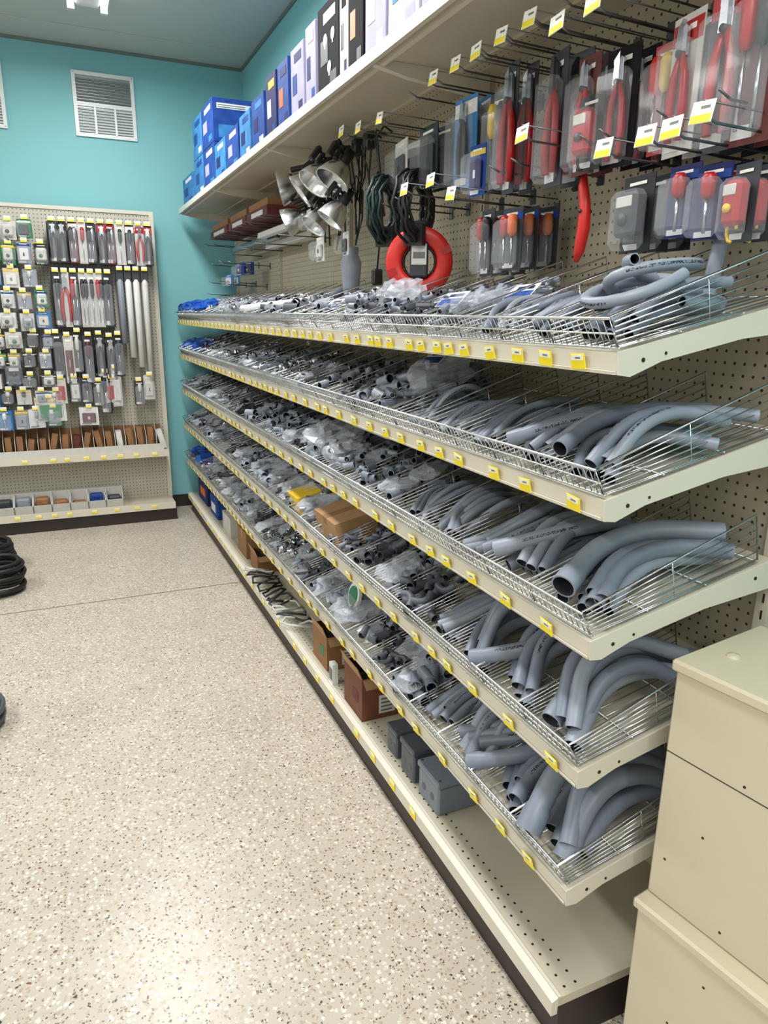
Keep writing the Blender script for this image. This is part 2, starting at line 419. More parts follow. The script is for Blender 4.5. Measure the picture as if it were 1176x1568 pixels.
# ------------------------------------------------------------------ conduit elbows
def elbow(q,s0,y,n0,L,rad,phi,yaw=0,beta=90,sg=1,m=None,bell=None,pitch=0):
    bt=math.radians(beta);Rr=L*.62/(2*math.sin(bt/2));st=L*.2/math.cos(bt/2)
    n_=10;arc=[(Rr*math.sin(-bt/2+i*bt/n_),Rr*math.cos(-bt/2+i*bt/n_)) for i in range(n_+1)]
    d=(math.cos(bt/2),math.sin(bt/2));F=arc[0];E=arc[-1]
    P2=[(F[0]-d[0]*st,F[1]-d[1]*st),(F[0]-d[0]*st*.5,F[1]-d[1]*st*.5),(F[0]-d[0]*st*.42,F[1]-d[1]*st*.42)]+arc+[(E[0]+d[0]*st*.5,E[1]-d[1]*st*.5),(E[0]+d[0]*st,E[1]-d[1]*st)]
    x0,y0_=P2[0];old=q.M.copy()
    q.M=old@T(s0,y,n0)@Rm(yaw,'Z')@Rm(-pitch,'Y')
    P=[((p[0]-x0),sg*(p[1]-y0_)*math.cos(phi),(p[1]-y0_)*math.sin(phi)) for p in P2]
    n=16
    if bell is None: bell=random.random()<.5
    rr=([rad*1.16,rad*1.14,rad] if bell else [rad]*3)+[rad]*(len(P)-3)
    j0=random.randrange(n)
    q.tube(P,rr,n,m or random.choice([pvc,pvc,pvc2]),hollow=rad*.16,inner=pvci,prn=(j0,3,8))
    q.M=old
elb=MB()
bw=(Y1-Y0-.026)/NB
nearb=[3,5,5,4,4]
random.seed(21)
for k,z in enumerate(SH):
    elb.M=SM(z)
    for b_ in range(nearb[k]):
        yc=Y0+.012+(b_+.5)*bw
        rad=[.0105,.0125,.015,.017,.020][k]*(1-.10*b_)
        L0=[.22,.27,.30,.33,.34][k]*(1-.07*b_)
        cnt=[9,7,6,5,4][k]+b_
        nl=max(1,int(bw*.80/(rad*2.2)))
        placed=0;layer=0
        while placed<cnt:
            sg=random.choice([-1,1]) if b_>0 else 1
            ph=R(.25,1.35);beta=random.choice([90,90,60,45]);yw=R(-.12,.12)
            for j in range(nl):
                if placed>=cnt: break
                yy=yc-(nl-1)*rad*1.1+j*rad*2.2-sg*math.cos(ph)*L0*.08
                pit=0 if layer==0 else R(-.05,.12)
                elbow(elb,.028+R(0,.045),yy,.041+rad+layer*rad*1.95+R(0,.003),L0*R(.85,1.03),rad,ph+R(-.1,.1),yw+R(-.05,.05),beta,sg,pitch=pit);placed+=1
            layer+=1
for (k,s_,y,n_,L,rad,ph,yw,bt,sg) in((2,.03,1.055,.098,.37,.023,.35,-.12,60,1),(2,.05,.99,.075,.33,.018,.5,-.05,60,1),(4,.0,1.07,.095,.38,.026,1.15,-.05,80,1),(4,.03,.985,.072,.34,.022,1.2,.0,80,1),
      (3,.02,1.05,.085,.38,.020,.6,-.1,60,1),(3,.02,.98,.065,.36,.018,.6,-.04,70,1),(1,.03,1.10,.095,.32,.015,.3,-.2,60,1),(1,.05,1.0,.08,.34,.013,.4,-.1,70,1),(1,.02,1.26,.09,.26,.015,.5,-.3,60,-1),(2,.03,1.3,.10,.3,.017,.5,-.3,60,-1),(3,.01,1.35,.09,.3,.019,.5,-.35,60,-1),(4,.01,1.34,.09,.3,.02,.5,-.3,60,-1)):
    elb.M=SM(SH[k]);elbow(elb,s_,y,n_,L,rad,ph,yw,bt,sg,bell=True)
elb.obj('pvc_conduit_elbows')
q=MB()
for i,(cx,cy,cz,rr,tx,ty) in enumerate(((.15,.10,.105,.092,.25,-.1),(.19,.11,.125,.075,-.2,.25),(.21,.085,.095,.088,.1,.35))):
    q.M=SM(SH[0])@T(cx,Y0+cy,cz)@Rm(tx,'X')@Rm(ty,'Y')
    P=[(rr*math.cos(a*.36+i*2.2)*1.25,rr*.72*math.sin(a*.36+i*2.2),.004*a-.02) for a in range(15)]
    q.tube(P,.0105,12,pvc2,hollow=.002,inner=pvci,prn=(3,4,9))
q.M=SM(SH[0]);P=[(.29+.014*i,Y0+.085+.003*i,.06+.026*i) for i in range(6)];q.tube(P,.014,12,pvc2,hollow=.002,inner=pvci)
q.obj('nonmetallic_conduit_coil')

# ------------------------------------------------------------------ small fittings
random.seed(5)
def coupling(q,rad,L,m):
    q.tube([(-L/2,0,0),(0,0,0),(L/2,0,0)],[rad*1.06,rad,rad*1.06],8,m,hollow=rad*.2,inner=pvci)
def connector(q,rad,L,m):
    q.tube([(-L/2,0,0),(0,0,0)],rad,8,m,hollow=rad*.2,inner=pvci);q.tube([(0,0,0),(L*.15,0,0)],rad*1.45,6,m,smooth=False)
    q.tube([(L*.15,0,0),(L/2,0,0)],rad*.9,8,m)
def lbbody(q,sz,m):
    q.cbox(-sz*1.4,sz*1.4,-sz*.5,sz*.5,-sz*.45,sz*.45,sz*.18,m);q.box(-sz*1.3,sz*1.3,-sz*.42,sz*.42,sz*.45,sz*.5,m)
    q.tube([(sz*1.3,0,0),(sz*2,0,0)],sz*.45,8,m,hollow=sz*.1,inner=pvci);q.tube([(-sz*.9,0,-.3*sz),(-sz*.9,0,-sz*1.2)],sz*.4,8,m)
def strap(q,sz,m):
    P=[(-sz,0,0),(-sz*.5,0,0)]+[(-sz*.5*math.cos(a*.785),0,sz*.6*math.sin(a*.785)) for a in range(1,4)]+[(sz*.5,0,0),(sz,0,0)]
    q.tube(P,sz*.12,4,m,smooth=False)
def selbow(q,sz,m):
    P=[(-sz,0,0),(-sz*.4,0,0),(0,sz*.12,0),(sz*.3,sz*.45,0),(sz*.35,sz,0)];q.tube(P,[sz*.34,sz*.32,sz*.3,sz*.32,sz*.34],8,m,hollow=sz*.06,inner=pvci)
fit=MB();bags=MB();steelf=MB()
def rot(): return Rm(R(0,6.3),'Z')@Rm(R(-.5,.5),'X')@Rm(R(-.4,.4),'Y')
for k,z in enumerate(SH):
    base=SM(z)
    for b_ in range(nearb[k],NB):
        yc=Y0+.012+(b_+.5)*bw
        kind=random.choice(['coup','conn','lb','selb','bag','bag','mixdark','mixdark'] if k in(2,3,4) else ['conn','conn','bag','bag','coup','strap','lb'])
        if b_<nearb[k]+5: kind=random.choice(['coup','selb','lb','coup','selb'])
        mm=random.choice([pvc,pvc,pvc2,pvc3])
        if kind=='mixdark': mm=random.choice([pvc3,dgrey])
        far=b_>16
        cnt=38 if not far else 24
        sz=R(.011,.018)
        top=R(.035,.07)
        if k==0 and b_<8: cnt=46;sz=R(.010,.013);top=.06
        for i in range(cnt):
            s_=R(.03,.38);lay=i/cnt
            n_=.048+lay*top+R(0,.01)
            yy=yc+R(-bw*.4,bw*.4)
            M_=base@T(s_,yy,n_)@rot()
            if kind in('conn','strap') and random.random()<.8 or (kind=='bag' and random.random()<.4):
                steelf.M=M_
                if kind=='strap': strap(steelf,sz*1.6,steel)
                else: connector(steelf,sz*.75,sz*2.8,steel)
            else:
                fit.M=M_
                if kind in('coup','bag','conn','strap'): coupling(fit,sz,sz*3.4,mm)
                elif kind=='selb': selbow(fit,sz*2.2,mm)
                else: lbbody(fit,sz*1.25,mm)
        if kind=='bag' or random.random()<.25:
            for i in range(2):
                bags.M=base@T(R(.05,.2),yc+R(-.03,.03),.09+R(0,.015))@Rm(R(0,3),'Z')
                bags.blob((0,0,0),(R(.05,.07),R(.04,.06),R(.015,.025)),bagp,.3,9,6)
fit.obj('pvc_fittings');steelf.obj('metal_conduit_connectors')
def bagat(k,s_,y,n_,sz,m): 
    bags.M=SM(SH[k])@T(s_,y,n_);bags.blob((0,0,0),sz,m,.3,14,9)
for y in(5.0,5.2,5.4,5.6,5.75): bagat(0,.1,y,.1,(.08,.08,.045),bagb)
for y in(5.3,5.6,5.75): bagat(1,.1,y,.09,(.08,.08,.035),bagb)
for y in(5.4,5.7): bagat(4,.1,y,.09,(.08,.08,.035),bagb);
bagat(1,.2,1.9,.13,(.09,.07,.05),bagp);bagat(2,.12,2.62,.13,(.1,.12,.05),bagp);bagat(2,.08,2.4,.11,(.06,.08,.04),bagp)
bagat(0,.12,1.95,.12,(.05,.05,.04),bagp);bagat(0,.15,2.1,.12,(.06,.05,.04),bagp)
for y in(2.75,3.05,3.3,3.6): bagat(3,.1,y,.10,(.08,.08,.035),bagp)
bagat(4,.1,2.3,.1,(.09,.08,.04),bagp);bagat(4,.1,2.55,.1,(.09,.08,.04),bagp)
bags.obj('bagged_fittings')
q=MB();q.M=SM(SH[2])
for (y,s_) in((2.42,.06),(2.48,.05),(2.45,.1),(2.52,.08),(2.56,.05)):
    old=q.M.copy();q.M=old@T(s_,y,.115)@rot();connector(q,.022,.05,steel);q.M=old
q.obj('metal_couplings')
q=MB();q.M=SM(SH[2])@T(.25,2.33,.15)@Rm(.35,'Y');q.cbox(-.09,.09,-.16,.16,-.004,.004,.003,offw);q.obj('plastic_cover_sheet')
q=MB();q.M=SM(SH[0])@T(.1,3.3,.108)@Rm(.25,'Z');q.tube([(0,-.35,0),(0,.35,0)],.016,12,white,hollow=.002,inner=pvci);q.obj('white_pvc_pipe')
q=MB();q.M=SM(SH[4])@T(.1,2.32,.14)@Rm(-1.1,'Y');q.tube([(0,0,-.006),(0,0,.006)],[.05,.05],20,white,smooth=False);q.tube([(0,0,.006),(0,0,.01)],.036,20,green,smooth=False);q.obj('junction_box_cover')
q=MB()
for (k,s_,y,n_) in((1,.2,1.9,.185),(0,.1,1.66,.11),(0,.2,1.5,.105),(0,.12,2.6,.1)):
    q.M=SM(SH[k])@T(s_,y,n_)@Rm(.3,'Z')@Rm(-.4,'Y');q.box(-.03,.03,-.04,.04,0,.001,white);q.box(-.028,.0,-.037,.037,.001,.0018,blue);q.box(.008,.02,-.03,.02,.001,.0018,navy)
q.obj('bag_header_cards')

# ------------------------------------------------------------------ cartons
def carton(name,x0,x1,y0,y1,z0,h,m,m2,M=None,label=None,open_=True):
    q=MB();q.M=M if M else Matrix.Identity(4);t=.004
    q.box(x0+.0005,x1-.0005,y0+.0005,y1-.0005,z0,z0+t,m)
    q.box(x0,x0+t,y0,y1,z0,z0+h,m);q.box(x1-t,x1,y0,y1,z0,z0+h,m);q.box(x0+t,x1-t,y0,y0+t,z0,z0+h,m);q.box(x0+t,x1-t,y1-t,y1,z0,z0+h,m)
    if open_:
        z1=z0+h;fl=min(.05,h*.45)
        q.prism([(x0,z1-.002),(x0+.003,z1),(x0-fl*.35+.003,z1+fl*.9),(x0-fl*.35,z1+fl*.9)],1,y0+.003,y1-.003,m2)
        q.prism([(x1,z1-.002),(x1-.003,z1),(x1+fl*.6,z1+fl*.7),(x1+fl*.6+.003,z1+fl*.7)],1,y0+.003,y1-.003,m2)
        q.prism([(y0,z1-.002),(y0+.003,z1),(y0-fl*.7+.003,z1-fl*.5),(y0-fl*.7,z1-fl*.5)],0,x0+.003,x1-.003,m2)
        q.blob(((x0+x1)/2,(y0+y1)/2,z0+h*.55),((x1-x0)*.4,(y1-y0)*.4,h*.3),dgrey,.2,10,6)
    else:
        q.box(x0+.0002,x1-.0002,y0+.0002,y1-.0002,z0+h-t,z0+h+.0002,m);q.box(x0-.0005,x1+.0005,(y0+y1)/2-.02,(y0+y1)/2+.02,z0+h+.0003,z0+h+.001,m2)
        q.box(x0-.0007,x0,(y0+y1)/2-.02,(y0+y1)/2+.02,z0+h*.7,z0+h,m2)
    if label:
        yy=y0;q.box(x0+(x1-x0)*.45,x1-(x1-x0)*.12,yy-.0015,yy,z0+h*.12,z0+h*.55,white)
        for i in range(4): q.box(x0+(x1-x0)*.5,x1-(x1-x0)*.2,yy-.002,yy-.0015,z0+h*(.17+.09*i),z0+h*(.21+.09*i),tagK)
        q.box(x0-.0015,x0,y0+(y1-y0)*.2,y1-(y1-y0)*.5,z0+h*.35,z0+h*.62,label)
    return q.obj(name)
zb=.1425
carton('cardboard_carton',.87,1.02,2.13,2.31,zb,.17,brcar,card2,label=maroon)
carton('cardboard_carton',.88,1.03,2.54,2.72,zb,.15,card,card2,label=green)
carton('cardboard_carton',.90,1.05,3.78,3.95,zb,.10,card,card2)
carton('cardboard_carton',.90,1.08,4.05,4.28,zb,.16,card,card2,open_=False)
carton('cardboard_carton',.90,1.08,4.5,4.75,zb,.13,offw,white,open_=False)
q=MB();q.box(.862,.885,2.42,2.46,zb,zb+.09,white);q.box(.8605,.862,2.425,2.455,zb+.02,zb+.07,tagK);q.obj('small_white_box')
q=MB();q.cbox(.90,1.07,4.95,5.2,zb,zb+.16,.01,blue);q.box(.8985,.9,5.0,5.15,zb+.04,zb+.1,white);q.obj('blue_storage_tub')
q=MB();q.cbox(.90,1.07,5.35,5.7,zb,zb+.19,.01,navy);q.box(.8985,.9,5.4,5.6,zb+.06,zb+.12,orange);q.obj('blue_storage_tub')
S3=SM(SH[3])
carton('cardboard_carton',.035,.20,2.36,2.60,.042,.10,card2,card,M=S3,label=None,open_=False)
q=MB();q.M=S3;q.box(.06,.13,2.359,2.3595,.06,.10,white);q.box(.065,.12,2.3585,2.359,.075,.085,tagK);q.obj('carton_label')
carton('yellow_carton',.04,.16,2.86,3.02,.042,.075,yellow,yellow,M=S3,open_=False)
def encl(x0,x1,y0,y1,h,m):
    q=MB();q.cbox(x0,x1,y0,y1,zb,zb+h*.82,.006,m);q.cbox(x0-.004,x1+.004,y0-.004,y1+.004,zb+h*.82,zb+h,.004,m)
    for a in(x0+.008,x1-.008):
        for c in(y0+.008,y1-.008): q.tube([(a,c,zb+h),(a,c,zb+h+.002)],.004,8,steel,smooth=False)
    for a in(.3,.7): q.tube([(x0-.001,y0+(y1-y0)*a,zb+h*.4),(x0,y0+(y1-y0)*a,zb+h*.4)],.012,12,pvc3,smooth=False)
    return q.obj('junction_box')
encl(.885,1.05,1.57,1.70,.115,pvc);encl(.885,1.03,1.735,1.83,.12,pvc3);encl(.89,1.02,1.875,1.95,.10,pvc3)
q=MB()
for i in range(9):
    y=2.95+i*.1;P=[(.90+.07*math.sin(t*.8+i),y+.05*math.cos(t*.9+i*2)+t*.01,zb+.014+.018*abs(math.sin(t*1.1+i))) for t in range(10)]
    q.tube(P,.006,6,random.choice([black,dgrey,black,offw]))
q.obj('cable_bundles')

# ------------------------------------------------------------------ top shelf boxes
zt=ZT+.0262
def prod(name,x0,x1,y0,y1,z0,z1,m,acc,acc2,pic=None):
    q=MB();q.cbox(x0,x1,y0,y1,z0,z1,.002,m)
    W=y1-y0;H=z1-z0;e=.0012
    q.box(x0-e,x0,y0+W*.15,y1-W*.3,z0+H*.78,z0+H*.9,acc)
    q.box(x0-e,x0,y0+W*.1,y0+W*.4,z0+H*.08,z0+H*.22,acc2)
    q.box(x0-e,x0,y0+W*.5,y0+W*.85,z0+H*.35,z0+H*.62,pic or acc2)
    D=x1-x0
    q.box(x0+D*.08,x1-D*.3,y0-e,y0,z0+H*.76,z0+H*.88,acc)
    q.box(x0+D*.1,x0+D*.42,y0-e,y0,z0+H*.1,z0+H*.4,acc2)
    q.box(x0+D*.6,x1-D*.1,y0-e,y0,z0+H*.25,z0+H*.6,pic or acc)
    for i in range(2): q.box(x0+D*.1,x1-D*.4,y0-e*1.3,y0-e,z0+H*(.78+.045*i),z0+H*(.8+.045*i),tagK)
    return q.obj(name)
def stack(y0,y1,h,m,acc,acc2,pic=None,x0=.93,x1=1.15,n=1):
    for i in range(n): prod('boxed_light_fixture',x0,x1,y0,y1,zt+i*h+.0005*(i+1),zt+(i+1)*h,m,acc,acc2,pic)
stack(5.35,5.78,.19,lblue,white,blue,x1=1.2)
stack(4.62,4.97,.235,blue,white,lblue,lav,x0=.935,x1=1.26,n=2)
stack(4.98,5.30,.235,lblue,blue,white,blue,x0=.935,x1=1.26,n=2)
stack(4.3,4.58,.2,lblue,white,blue,navy);stack(3.98,4.26,.2,blue,white,lblue,lav)
stack(3.72,3.94,.21,lblue,blue,white,navy);stack(3.46,3.68,.22,blue,lblue,white,navy)
stack(3.26,3.42,.25,navy,yellow,blue,white,x1=1.1);stack(3.08,3.23,.25,blue,navy,navy,orange,x1=1.1)
stack(2.88,3.04,.25,lav,navy,navy,blue,x1=1.1);stack(2.74,2.85,.27,lav,red,blue,navy,x1=1.1)
stack(2.5,2.71,.28,bxblack,offw,dgrey,dgrey,x1=1.1)
stack(2.42,2.49,.27,white,bxblack,navy,black,x1=1.1);stack(2.29,2.41,.28,bxblack,offw,dgrey,orange,x1=1.1);stack(2.12,2.27,.27,lav,white,offw,white,x1=1.12)
for i,(a,b2) in enumerate(((1.91,2.1),(1.70,1.89),(1.49,1.68),(1.28,1.47),(1.07,1.26))): stack(a,b2,.26+.02*(i%2),white if i%2==0 else lav,offw,lav,lblue,x1=1.12)
q=MB()
for (y,z) in((2.555,.17),(2.63,.17),(2.59,.08)):
    q.M=T(.9285,y,zt+z)@Rm(-math.pi/2,'Y');q.lathe([(0.001,.0005),(.018,.0003),(.019,0)],14,white);q.box(-.027,-.015,-.006,.006,0,.0005,white)
q.obj('printed_bulb_pictures')

# ------------------------------------------------------------------ hooks
hk=MB();tg=MB();hookm=mat('hook_steel',(110,112,114),.35,1,.05)
def hook(x0,y,z,xe,tag=True,up=.02):
    hk.M=Matrix.Identity(4)
    hk.tube([(x0,y,z),(xe+.03,y,z+up*.4),(xe,y,z+up)],.0026,6,hookm)
    hk.box(x0-.004,x0,y-.012,y+.012,z-.02,z+.02,hookm)
    if tag:
        hk.tube([(x0,y,z+.03),(xe,y,z+up+.018)],.0016,5,hookm)
        tg.M=T(xe,y,z+up)@Rm(R(-.1,.1),'X')@Rm(.15,'Y')
        tg.box(-.002,-.0005,-.023,.023,-.017,.017,tagW);tg.box(-.0026,-.002,-.021,.021,-.016,-.004,tagY);tg.box(-.0026,-.002,-.015,.004,.005,.009,tagK)
up=[(1.26,2.13),(1.37,2.13),(1.47,2.17),(1.58,2.17),(1.69,2.17),(1.79,2.17),(1.91,2.17),(2.27,2.15),(2.45,2.16),(2.61,2.18)]
for (y,z) in up: hook(XB,y,z,.98)
for (y,z) in((1.48,1.95),(1.20,1.87),(1.09,1.87),(1.03,1.87),(.965,1.88),(1.80,1.87),(1.92,1.92),(2.09,1.92)): hook(XB,y,z,.985)
for y in(1.05,1.13,1.2,1.3,1.42,1.53,1.64,1.75,2.03,2.15): hook(XB,y,2.20,1.02,False)
for y in(1.0,1.14,1.3,1.36,1.62,1.72,2.3,2.42): hook(XB,y,1.93,1.05,False)
for (y,z) in((4.3,2.05),(4.7,2.05),(5.1,2.05),(5.4,2.03),(5.7,2.05),(5.2,1.9),(5.5,1.9),(4.9,1.88),(5.3,1.78),(5.6,1.78),(5.0,1.75),(5.7,1.7)): hook(XB,y,z,1.05,False)
hk.obj('peg_hooks',g);tg.obj('hook_price_tags',g)

# ------------------------------------------------------------------ packaged tools
def frame(x,y,z,yaw=-math.pi/2): return T(x,y,z)@Rm(yaw,'Z')
def cutter(q,sc,grip,head=steel,spread=.02,L=.27):
    q.prism([(-.012*sc,-.03*sc),(.004*sc,-.015*sc),(.006*sc,-.09*sc),(-.014*sc,-.09*sc)],1,-.018,-.01,head)
    q.prism([(.012*sc,-.03*sc),(-.002*sc,-.02*sc),(-.006*sc,-.09*sc),(.014*sc,-.09*sc)],1,-.012,-.005,head)
    q.tube([(0,-.022,-.085*sc),(0,-.003,-.085*sc)],.008*sc,8,black)
    for sx in(-1,1):
        q.tube([(sx*.004*sc,-.012,-.085*sc),(sx*spread*.9*sc,-.012,-.13*sc),(sx*spread*1.15*sc,-.012,-.2*sc),(sx*spread*.9*sc,-.012,-L*sc)],[.006*sc,.0095*sc,.011*sc,.009*sc],8,grip)
def tester(q,w,h,m,m2):
    q.cbox(-w*.36,w*.36,-.035,-.004,-h*.8,-h*.22,.008,m);q.cbox(-w*.26,w*.26,-.037,-.034,-h*.42,-h*.28,.002,offw)
    q.tube([(0,-.040,-h*.58),(0,-.034,-h*.58)],w*.14,12,m2)
    P=[(w*.2*math.cos(t*.7),-.02,-h*.84+.02*math.sin(t*.7)*h/.12) for t in range(8)];q.tube(P,.003,5,m2)
def driver(q,h,m):
    q.tube([(0,-.014,-h*.12),(0,-.014,-h*.18),(0,-.014,-h*.4),(0,-.014,-h*.46)],[.008,.014,.013,.007],8,m);q.tube([(0,-.014,-h*.46),(0,-.014,-h*.92)],.0035,6,steel)
def pack(q,M,w,h,cm,kind,gm=red,hm=steel,hdr=None,blister=True,sc=None):
    old=q.M;q.M=M
    q.box(-w/2,w/2,-.001,.001,-h,0,cm)
    if hdr: q.box(-w/2+.002,w/2-.002,-.002,-.001,-h*.2,-.012,hdr)
    q.box(-w*.3,w*.25,-.0025,-.002,-h*.12,-h*.08,tagW)
    q.box(-w*.42,w*.1,-.0018,-.001,-h*.96,-h*.88,tagK if cm is white else white)
    s_=sc or h/.30
    if kind=='cut': cutter(q,s_,gm,hm)
    elif kind=='test': tester(q,w,h,gm,hm)
    elif kind=='drv': 
        driver(q,h,gm)
    elif kind=='two':
        q.M=M@T(-w*.2,0,0);driver(q,h,gm);q.M=M@T(w*.2,0,0);driver(q,h,hm);q.M=M
    elif kind=='plate': q.cbox(-w*.35,w*.35,-.012,-.002,-h*.85,-h*.3,.004,gm);q.box(-w*.06,w*.06,-.0135,-.012,-h*.66,-h*.5,hm)
    if blister: q.cbox(-w*.44,w*.44,-.046,-.0025,-h*.97,-h*.2,.012,clearp)
    q.M=old
def packs(name,lst):
    q=MB()
    for a in lst: pack(q,*a[0],**a[1])
    return q.obj(name)
def P_(x,y,z,w,h,cm,kind,n=1,dx=.055,**k):
    return [((frame(x+i*dx,y+R(-.006,.006),z+i*.004,-math.pi/2+R(-.15,.15)),w,h,cm,kind),k) for i in range(n)]
packs('packaged_cable_cutters',P_(1.12,1.54,2.17,.085,.29,dgrey,'cut',2,gm=red,hm=dgrey)+P_(1.12,1.435,2.13,.08,.24,maroon,'cut',2,gm=redb)+P_(1.13,1.335,2.12,.09,.23,bxblack,'cut',3,gm=red,sc=.8))
packs('packaged_multimeters',P_(1.10,1.385,2.04,.07,.15,black,'test',1,gm=red,hm=black)+P_(1.12,1.245,1.86,.095,.15,black,'test',3,gm=dgrey,hm=black))
packs('packaged_red_pliers',P_(1.12,1.15,2.12,.085,.24,offw,'cut',3,gm=red,hdr=red)+P_(1.15,1.225,2.10,.07,.2,red,'two',2,gm=redb,hm=yellow))
packs('packaged_hand_tools',P_(1.12,1.055,2.14,.09,.27,dgrey,'cut',3,gm=red,hdr=red)+P_(1.12,.985,2.14,.08,.27,maroon,'two',3,gm=red,hm=black))
packs('packaged_voltage_testers',P_(1.12,1.125,1.86,.075,.13,navy,'drv',3,gm=red,hdr=blue)+P_(1.12,1.045,1.85,.075,.13,navy,'drv',3,gm=red,hdr=blue)+P_(1.12,.985,1.84,.055,.13,dgrey,'test',3,gm=red,hm=yellow)+P_(1.17,1.185,1.87,.055,.14,dgrey,'drv',2,gm=red,hm=black))
packs('packaged_blue_pliers',P_(1.13,1.99,2.18,.12,.24,lblue,'cut',2,gm=black,hdr=white,sc=.75))
packs('packaged_wire_strippers',P_(1.15,1.84,2.16,.09,.25,dkgreen,'two',2,gm=yellow,hm=black,hdr=dgrey)+P_(1.10,1.865,2.03,.07,.13,blue,'plate',1,gm=navy,hm=white,hdr=yellow)+P_(1.12,1.74,2.2,.055,.31,dgrey,'cut',2,gm=red,sc=1.05))
packs('packaged_screwdrivers',P_(1.15,1.88,1.87,.075,.18,dgrey,'two',3,gm=red,hm=black)+P_(1.15,1.75,1.86,.09,.16,dgrey,'two',3,gm=red,hm=orange,hdr=blue))
packs('packaged_extension_cords',P_(1.13,2.43,2.15,.13,.16,white,'plate',2,gm=dgrey,hm=black,hdr=white)+P_(1.14,2.24,2.16,.13,.19,dkgreen,'plate',2,gm=black,hm=dkgreen,hdr=dgrey))
q=MB();q.M=frame(1.14,1.45,1.90)
q.tube([(0,0,0),(.0,0,-.03),(.012,0,-.07),(.014,0,-.12),(.004,0,-.17),(-.006,0,-.195)],[.006,.012,.013,.015,.013,.006],10,redb)
q.prism([(-.004,.0),(.008,.005),(.004,.035),(-.004,.03)],1,-.003,.003,steel);q.tube([(.013,-.016,-.085),(.013,.016,-.085)],.005,8,black)
q.obj('red_cable_saw')
def ringprof(ro,ri,t,c=.008):
    return [(ri,-t/2+c),(ri+c,-t/2),(ro-c,-t/2),(ro,-t/2+c),(ro,t/2-c),(ro-c,t/2),(ri+c,t/2),(ri,t/2-c),(ri,-t/2+c)]
q=MB();nrm=Vector((-.5,-.86,0));MR=T(1.13,2.27,1.75)@nrm.to_track_quat('Z','Y').to_matrix().to_4x4()
q.M=MR;q.lathe(ringprof(.112,.058,.045),36,redb)
q.lathe(ringprof(.058,.05,.03,.003),36,black)
for a in(.4,1.9,3.5,5.2):
    q.M=MR@Rm(a,'Z');q.box(.08,.113,-.012,.012,-.0235,.0235,red)
q.M=MR;q.cbox(-.03,.03,-.05,.065,.0,.03,.006,dgrey);q.box(-.025,.025,-.01,.055,.03,.031,white);q.box(-.02,.02,.01,.03,.031,.032,tagK)
q.cbox(-.025,.025,.09,.13,-.01,.01,.006,black)
q.obj('fish_tape_reel')
def coil(name,x,y,z,r,th,m,n=9,yaw=0):
    q=MB();q.M=T(x,y,z)@Rm(yaw,'Z')
    for i in range(n):
        rr=r+R(-th,th);ox=R(-th,th)*1.1
        P=[(ox+.006*math.sin(a*2+i),rr*.92*math.cos(a*math.pi/12),rr*1.1*math.sin(a*math.pi/12)) for a in range(24)]
        q.tube(P,.0052,6,m,closed=True,cap=False)
    q.box(-th*1.6,th*1.6,-.012,.012,-r*1.1-th*1.5,-r*1.1+th*1.5,black)
    return q.obj(name)
coil('extension_cord_coil',1.08,2.44,1.93,.08,.022,dkgreen,16,-1.0)
coil('extension_cord_coil',1.10,2.25,1.92,.08,.022,black,16,-1.0)
def clamp_lamp(x,y,z,dirv,r=.075):
    e=MB();e.M=T(x,y,z)@Vector(dirv).to_track_quat('Z','Y').to_matrix().to_4x4()
    e.lathe([(r,.045),(r*.97,.047),(r*.94,.04),(r*.8,.01),(r*.55,-.02),(r*.28,-.038),(r*.26,-.04),(r*.27,-.043),(r*.3,-.042),(r*.58,-.024),(r*.84,.008),(r*.98,.04),(r,.045)],24,chrome)
    e.tube([(0,0,-.036),(0,0,-.06),(0,0,-.10)],[.021,.022,.017],12,black)
    e.tube([(0,0,-.02),(0,0,.01)],[.014,.014],10,offw)
    e.tube([(0,.02,-.07),(0,.05,-.075),(0,.065,-.06)],.006,6,black);e.cbox(-.014,.014,.055,.075,-.085,-.02,.004,black);e.cbox(-.012,.012,.03,.045,-.08,-.03,.004,black)
    e.M=Matrix.Identity(4)
    d=Vector(dirv).normalized();p=Vector((x,y,z))-d*.1
    P=[p,p+Vector((.03,.02,.06)),p+Vector((.05,0,.0)),p+Vector((.04,-.02,-.1)),p+Vector((.02,0,-.2)),p+Vector((.04,.01,-.1)),p+Vector((.05,.03,.04))]
    e.tube(P,.0035,6,black)
    return e.obj('clamp_work_lamp')
clamp_lamp(1.03,3.42,2.14,(-.85,.35,-.2),.078);clamp_lamp(1.04,3.18,2.11,(-.75,.2,-.6),.074);clamp_lamp(1.03,3.0,2.12,(-.6,-.1,-.75),.072);clamp_lamp(1.05,2.84,2.11,(-.55,-.1,-.8),.072);clamp_lamp(1.14,3.08,2.17,(-.6,.3,-.7),.06)
clamp_lamp(1.05,3.42,2.0,(-.8,.4,-.4),.065);clamp_lamp(1.06,3.10,1.97,(-.6,-.1,-.75),.058);clamp_lamp(1.05,2.86,1.97,(-.6,.1,-.8),.06)
packs('packaged_lamp_cord',P_(1.08,3.14,1.90,.09,.10,white,'plate',1,gm=offw,hm=black)+P_(1.08,3.30,2.03,.08,.09,offw,'plate',1,gm=white,hm=black)+P_(1.1,2.88,1.90,.08,.09,white,'plate',1,gm=dgrey,hm=black))
q=MB()
for i in range(16):
    y=2.66+.05*i;q.tube([(1.2,y,2.23),(1.17,y+R(-.03,.03),2.25),(1.14,y+R(-.05,.05),2.21),(1.16,y+R(-.05,.05),2.1),(1.17,y+R(-.04,.04),2.0+R(-.15,.05))],.004,6,black)
for y in(2.74,2.86,3.0,3.15,3.3): q.cbox(1.12,1.16,y-.02,y+.02,2.18,2.24,.006,black)
